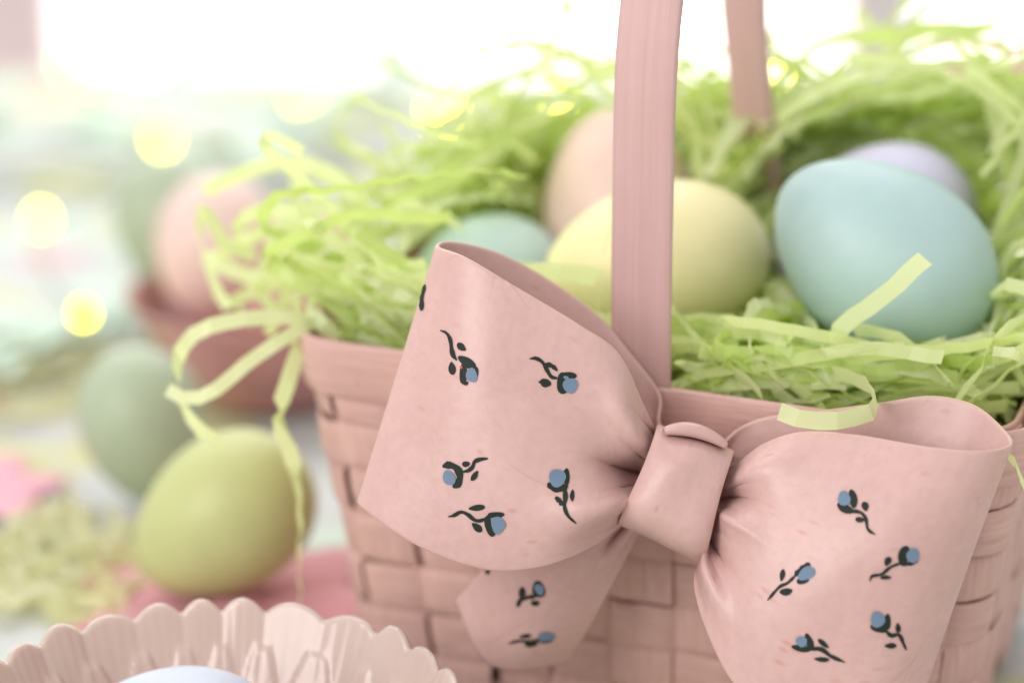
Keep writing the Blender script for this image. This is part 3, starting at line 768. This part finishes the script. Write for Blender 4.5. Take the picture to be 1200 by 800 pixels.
# ------------------------------------------------------------------ scalloped glass dish with an egg, front left
def mat_glass_dish():
    t = NT('pink_milk_glass'); c = t.coord('Object'); n = t.noise(c, 30, 3)
    base = t.ramp(n, [(.3, (.53, .395, .345)), (.7, (.60, .46, .41))])
    return t.set(Base_Color=base, Roughness=.22, Specular_IOR_Level=.5, Subsurface_Weight=.2, Subsurface_Radius=(.012, .008, .006), Subsurface_Scale=1.0, Coat_Weight=.3, Coat_Roughness=.08)
def dish():
    c = P(240, 840, .572); zr = float(c[2]); R = .0556; N = 28
    na, nr = N * 16, 60
    d0 = empty('scalloped_dish', (float(c[0]), float(c[1]), 0), 'pinkish glass dish with scalloped petal rim in the front left corner', 'dish')
    def prof(t):            # inner wall from the floor (t 0) to the rim (t 1)
        r = .018 + (R - .018) * (t ** .62); z = .008 + (zr - .008) * (t ** 1.5); return r, z
    inner = []; outer = []
    for j in range(nr + 1):
        t = j / nr; rowi = []; rowo = []
        for i in range(na):
            a = 2 * math.pi * i / na; ph = i / na * N + .20 * math.sin(3 * a + 1) + .13 * math.sin(7 * a + .5); q = ph % 1.0; hv = 1 + .22 * math.sin(2.4 * int(ph % N) + .7)
            dq = abs(q - .5) * 2                              # 0 at petal middle, 1 at its edge
            tipz = .0031 * hv * (1 - dq ** 2.0) - .0004             # scalloped lip
            r, z = prof(t); lift = smooth(.55, 1.0, t)
            up = (1 - dq ** 2) * .0008 * smooth(.25, .9, t)    # each petal is a shallow flute
            q2 = (ph + .5) % 1.0; dq2 = abs(q2 - .5) * 2
            edge = (.87 - .40 * dq2 ** 2.2)                    # a second, lower row of petals lies over the first
            low = .0009 * smooth(edge + .018, edge - .018, t) * smooth(.1, .3, t)
            rib = .00006 * math.cos(2 * math.pi * ph * 4) * smooth(.3, .7, t)
            rr = r + up - low + rib
            zz = z + float(lift) * tipz
            rowi.append((c[0] + rr * math.sin(a), c[1] + rr * math.cos(a), zz))
            th = .0026 - .0008 * t
            rowo.append((c[0] + (r + up + th) * math.sin(a), c[1] + (r + up + th) * math.cos(a), zz - th * .8 * (1 - .9 * t)))
        inner.append(rowi); outer.append(rowo)
    lipr = [tuple((np.array(p) + np.array(q)) / 2 + np.array([0, 0, .0009])) for p, q in zip(inner[-1], outer[-1])]
    rows = inner + [lipr] + outer[::-1]
    v = [p for r in rows for p in r]; f = []
    for j in range(len(rows) - 1):
        for i in range(na):
            a, b = j * na + i, j * na + (i + 1) % na; f.append((a, a + na, b + na, b))
    m = mat_glass_dish()
    mesh_obj('bowl', v, outward(v, f), m, d0)
    # floor and foot ring
    fv, ff = [], []
    for k, (r, z) in enumerate([(0.0005, .0085), (.010, .0083), (.0185, .0084), (.021, .006), (.022, .0005), (.0195, .0003), (.018, .003), (.0005, .003)]):
        for i in range(64): a = 2 * math.pi * i / 64; fv.append((c[0] + r * math.sin(a), c[1] + r * math.cos(a), z))
    for k in range(7):
        for i in range(64): a, b = k * 64 + i, k * 64 + (i + 1) % 64; ff.append((a, a + 64, b + 64, b))
    mesh_obj('foot', fv, outward(fv, ff), m, d0)
    return c
dish()
egg(197, 893, .572, 5, 0, .056, .0420, ME['white'], 'pale bluish white egg lying in the scalloped dish')

# ------------------------------------------------------------------ things on the cloth behind, left
o, D = egg(262, 605, .79, 35, 0, .0560, .0440, ME['lime'], 'olive lime egg resting on the pink flower mat', rest=.0045)
lime_loc = P(262, 604, D)
o, D2 = egg(166, 496, .95, 100, 0, .0500, .0395, ME['sage'], 'sage green egg standing behind the lime egg', rest=.001)

def flower_mat(cx, cy, r, mat, label, name='crochet_flower_mat', rot=0, petals=7):
    root = empty(name, (cx, cy, 0), label, 'flower mat', 'pink flower mats')
    for k in range(petals):
        a0 = rot + 2 * math.pi * k / petals; nr, nt = 8, 14; G = []
        for i in range(nr + 1):
            t = i / nr; row = []
            for j in range(nt + 1):
                b = (j / nt - .5) * 2; wdt = math.pi / petals * 1.12 * math.sin(math.pi * min(.93, .28 + .62 * t)) * 1.0
                a = a0 + b * wdt; rr = r * (.12 + .88 * t) * (1 - .10 * b * b * t)
                row.append((cx + rr * math.cos(a), cy + rr * math.sin(a), .0008 + .0022 * (1 - b * b) * math.sin(math.pi * (.15 + .8 * t)) + .0004 * math.sin(40 * t + 9 * b) + .0003 * (k % 2)))
            G.append(row)
        ribbon('petal', np.array(G), .0012, mat, root)
    n = 24; v = [(cx, cy, .005)] + [(cx + r * .17 * q * math.cos(2 * math.pi * i / n), cy + r * .17 * q * math.sin(2 * math.pi * i / n), z) for q, z in ((.6, .0045), (1, .0015)) for i in range(n)]
    f = [(0, 1 + i, 1 + (i + 1) % n) for i in range(n)] + [(1 + i, 1 + n + i, 1 + n + (i + 1) % n, 1 + (i + 1) % n) for i in range(n)]
    mesh_obj('centre', v, f, mat, root)
M_mat = mat_plain('pink_crochet', (.64, .31, .34), .9); M_mat2 = mat_plain('light_pink_crochet', (.80, .42, .50), .9)
flower_mat(lime_loc[0] + .003, lime_loc[1] - .004, .052, M_mat, 'rose pink flower shaped mat under the lime egg')
def ground(px, py, z=0.0):
    d = P(px, py, 1.0) - CAM; return CAM + d * ((z - CAM[2]) / d[2])
g = ground(-45, 580); flower_mat(g[0], g[1], .034, M_mat2, 'light pink flower mat cut by the left edge of the picture', rot=.3)
def blossom(px, py, r, mat, label):
    g = ground(px, py); root = empty('paper_blossom', V3(g), label, 'blossom')
    for k in range(13):
        lay = k % 3; a0 = k * 2.4; el = (.25, .7, 1.15)[lay]; L = r * (1.0, .85, .6)[lay]; G = []
        d0 = np.array([math.cos(a0), math.sin(a0), 0]); s0 = np.array([-math.sin(a0), math.cos(a0), 0])
        for i in range(9):
            t = i / 8; e = el + .5 * t; w = L * .55 * math.sin(math.pi * (.12 + .78 * t)) ** .7
            c = g + d0 * L * t * math.cos(e) + np.array([0, 0, .004 + .8 * L * t * math.sin(e)])
            G.append([c + s0 * w * q + np.array([0, 0, .25 * w * q * q]) - d0 * .2 * w * q * q for q in np.linspace(-1, 1, 7)])
        ribbon('petal', np.array(G), .0008, mat, root)
blossom(1190, 172, .062, M_mat2, 'pale pink blossom blurred behind the right end of the basket')

# far pink bowl with eggs
def far_bowl():
    c = P(318, 345, .905); zr = float(c[2]); R = .0505
    root = empty('pink_bowl', (float(c[0]), float(c[1]), 0), 'glossy rose pink bowl of eggs blurred behind the left corner', 'bowl')
    t = NT('rose_glaze'); n = t.noise(t.coord('Object'), 40, 3)
    m = t.set(Base_Color=t.ramp(n, [(.3, (.48, .21, .20)), (.7, (.56, .27, .25))]), Roughness=.14, Specular_IOR_Level=.6, Coat_Weight=.4)
    prof = [(.024, .000), (.027, .001), (.028, .005), (.033, zr * .25), (.040, zr * .5), (.046, zr * .78), (R, zr), (R + .0012, zr + .001), (R - .001, zr + .0015), (R - .003, zr), (.043, zr * .78), (.037, zr * .5), (.028, zr * .27), (.012, zr * .2), (.0003, zr * .19)]
    N = 72; v, f = [], []
    for r, z in prof:
        for i in range(N): a = 2 * math.pi * i / N; v.append((c[0] + r * math.cos(a), c[1] + r * math.sin(a), z))
    for k in range(len(prof) - 1):
        for i in range(N): a, b = k * N + i, k * N + (i + 1) % N; f.append((a, b, b + N, a + N))
    mesh_obj('bowl_body', v[:N * 8], [q for q in f if max(q) < N * 8], m, root)
    mesh_obj('inner_wall', v[N * 7:], [tuple(x - N * 7 for x in q) for q in f if min(q) >= N * 7], m, root)
far_bowl()
egg(200, 264, .935, 100, 0, .052, .040, ME['sage'], 'dull green egg at the back left of the pink bowl')
egg(252, 290, .900, 75, 0, .052, .042, ME['peach'], 'peach egg leaning in the left of the pink bowl')
egg(345, 318, .905, 40, 0, .052, .040, ME['rose'], 'rosy egg in the middle of the pink bowl behind shreds')

# garland of mint leaves with a string of tiny lights
M_leaf = mat_plain('glare_paled_mint_leaf', (.64, .77, .66), .6, Subsurface_Weight=.1); M_stem = mat_plain('green_wire', (.20, .34, .22), .6)  # mint leaf colour paled to stand in for hazy glare over the background
def tube(path, r, n=6):
    path = np.asarray(path); t = np.gradient(path, axis=0); t /= np.linalg.norm(t, axis=1, keepdims=True) + 1e-9
    s = np.cross(t, [0, 0, 1.0]); s /= np.linalg.norm(s, axis=1, keepdims=True) + 1e-9; u = np.cross(s, t); v, f = [], []
    for i in range(len(path)):
        for k in range(n): a = 2 * math.pi * k / n; v.append(path[i] + r * (s[i] * math.cos(a) + u[i] * math.sin(a)))
    for i in range(len(path) - 1):
        for k in range(n): a, b = i * n + k, i * n + (k + 1) % n; f.append((a, b, b + n, a + n))
    return v, f
def garland(name, pts, nleaf, size, label):
    c = resample(spline([ground(x, y, z) for x, y, z in pts], 0), 60)
    root = empty(name, V3(ground(pts[0][0], pts[0][1])), label, 'garland', 'leaf garlands')
    v, f = tube(c, .0014); mesh_obj('stem', v, f, M_stem, root)
    for k in range(nleaf):
        b = c[int((k + .5) / nleaf * 59)]; a = rng.uniform(0, 2 * math.pi); el = rng.uniform(.0, .6)
        d = np.array([math.cos(a) * math.cos(el), math.sin(a) * math.cos(el), math.sin(el)]); s = np.cross(d, [0, 0, 1]); s /= np.linalg.norm(s); u = np.cross(s, d)
        L = size * rng.uniform(.7, 1.2); G = []
        for i in range(8):
            t = i / 7; w = L * .24 * math.sin(math.pi * min(.97, t * .93 + .04)) ** .8
            G.append([b + d * L * t + s * w * q + u * (w * .35 * abs(q) - L * .15 * t * t) for q in np.linspace(-1, 1, 5)])
        ribbon('leaf', np.array(G), .0006, M_leaf, root)
garland('leaf_garland', [(-40, 440, .01), (60, 405, .012), (150, 380, .012), (215, 330, .012), (235, 270, .014)], 22, .034, 'pale mint leaf garland lying near the pink bowl')
garland('leaf_garland', [(-60, 150, .015), (60, 165, .015), (180, 185, .015), (300, 175, .015), (400, 140, .015), (480, 110, .015)], 20, .045, 'pale mint leaf garland along the far end of the table')
def fairy():
    spots = [(98, 368, .034, .0037), (48, 258, .030, .0045), (190, 164, .030, .0047), (85, 72, .016, .0056), (355, 112, .016, .0056), (518, 132, .030, .0062), (580, 182, .035, .0040), (655, 108, .03, .004), (905, 90, .03, .005)]
    pts = [ground(x, y, z) for x, y, z, _ in spots]
    root = empty('light_string', V3(ground(98, 368)), 'string of small warm lit fairy lights on the table behind', 'fairy lights')
    v, f = tube(resample(spline([p + np.array([0, 0, -.006]) for p in pts], 0), 140), .0008); mesh_obj('wire', v, f, M_stem, root)
    mb = [mat_emit('yellow_bulb', (1, .88, .01), 8.0), mat_emit('warm_bulb', (1, .90, .06), 8.0)]
    for k, (p, s) in enumerate(zip(pts, spots)):
        r = s[3]; vv, ff = [], []; n, m = 10, 14
        for i in range(n + 1):
            th = math.pi * i / n
            for j in range(m): a = 2 * math.pi * j / m; vv.append(p + r * np.array([math.sin(th) * math.cos(a), math.sin(th) * math.sin(a), 1.15 * math.cos(th) * (1 + .1 * math.cos(th))]))
        for i in range(n):
            for j in range(m): a, b = i * m + j, i * m + (j + 1) % m; ff.append((a, a + m, b + m, b))
        mesh_obj('bulb', vv, ff, mb[0] if k == 0 or k == 6 else mb[1], root)
fairy()
for nm, q in (('rimL', perim(-.149, HB)), ('rimR', perim(.149, HB))): print(nm, proj(B2W(q)))
print('HB', HB, 'strips', len(strips), tries)
# loose heaps of pale yellow shreds on the cloth at the left
def heap(px, py, r, n, label):
    g = ground(px, py); vs, fs, ts = [], [], []; nb = 0
    for k in range(n):
        a = rng.uniform(0, 6.283); q = r * math.sqrt(rng.random()); x, y = g[0] + q * math.cos(a), g[1] + q * math.sin(a)
        h = rng.uniform(0, 6.283); kk = rng.normal(0, 60); p = []
        for i in range(9):
            p.append((x, y, .0010 + .005 * (1 - (q / r) ** 2) * rng.random() + .002 * rng.random())); x += .0035 * math.cos(h); y += .0035 * math.sin(h); h += kk * .0035
        G, t = strip_geo(p, .0036, rng.normal(0, .6), rng.normal(0, 1), .0005, rng.random()); vs.append(G.reshape(-1, 3)); ts.append(t.ravel()); fs += quads(len(G), nb); nb += G.size // 3
    mesh_obj('shredded_paper_heap', np.vstack(vs), fs, M_yel, None, smooth_=False, tint=np.concatenate(ts), label=label, cat='shredded paper', kind='stuff')
M_yel = M_paper.copy(); M_yel.name = 'yellow_crinkle_paper'
for nd in M_yel.node_tree.nodes:
    if nd.type == 'MIX': nd.inputs[7].default_value = (.8, .78, .4, 1)
    if nd.type == 'VALTORGB':
        for e, c in zip(nd.color_ramp.elements, [(.66, .66, .36), (.80, .79, .54), (.90, .89, .72)]): e.color = (*c, 1)
heap(55, 665, .036, 80, 'heap of pale yellow shredded paper beside the rose pink flower mat')
heap(35, 445, .045, 60, 'heap of cream yellow shredded paper left of the sage egg')
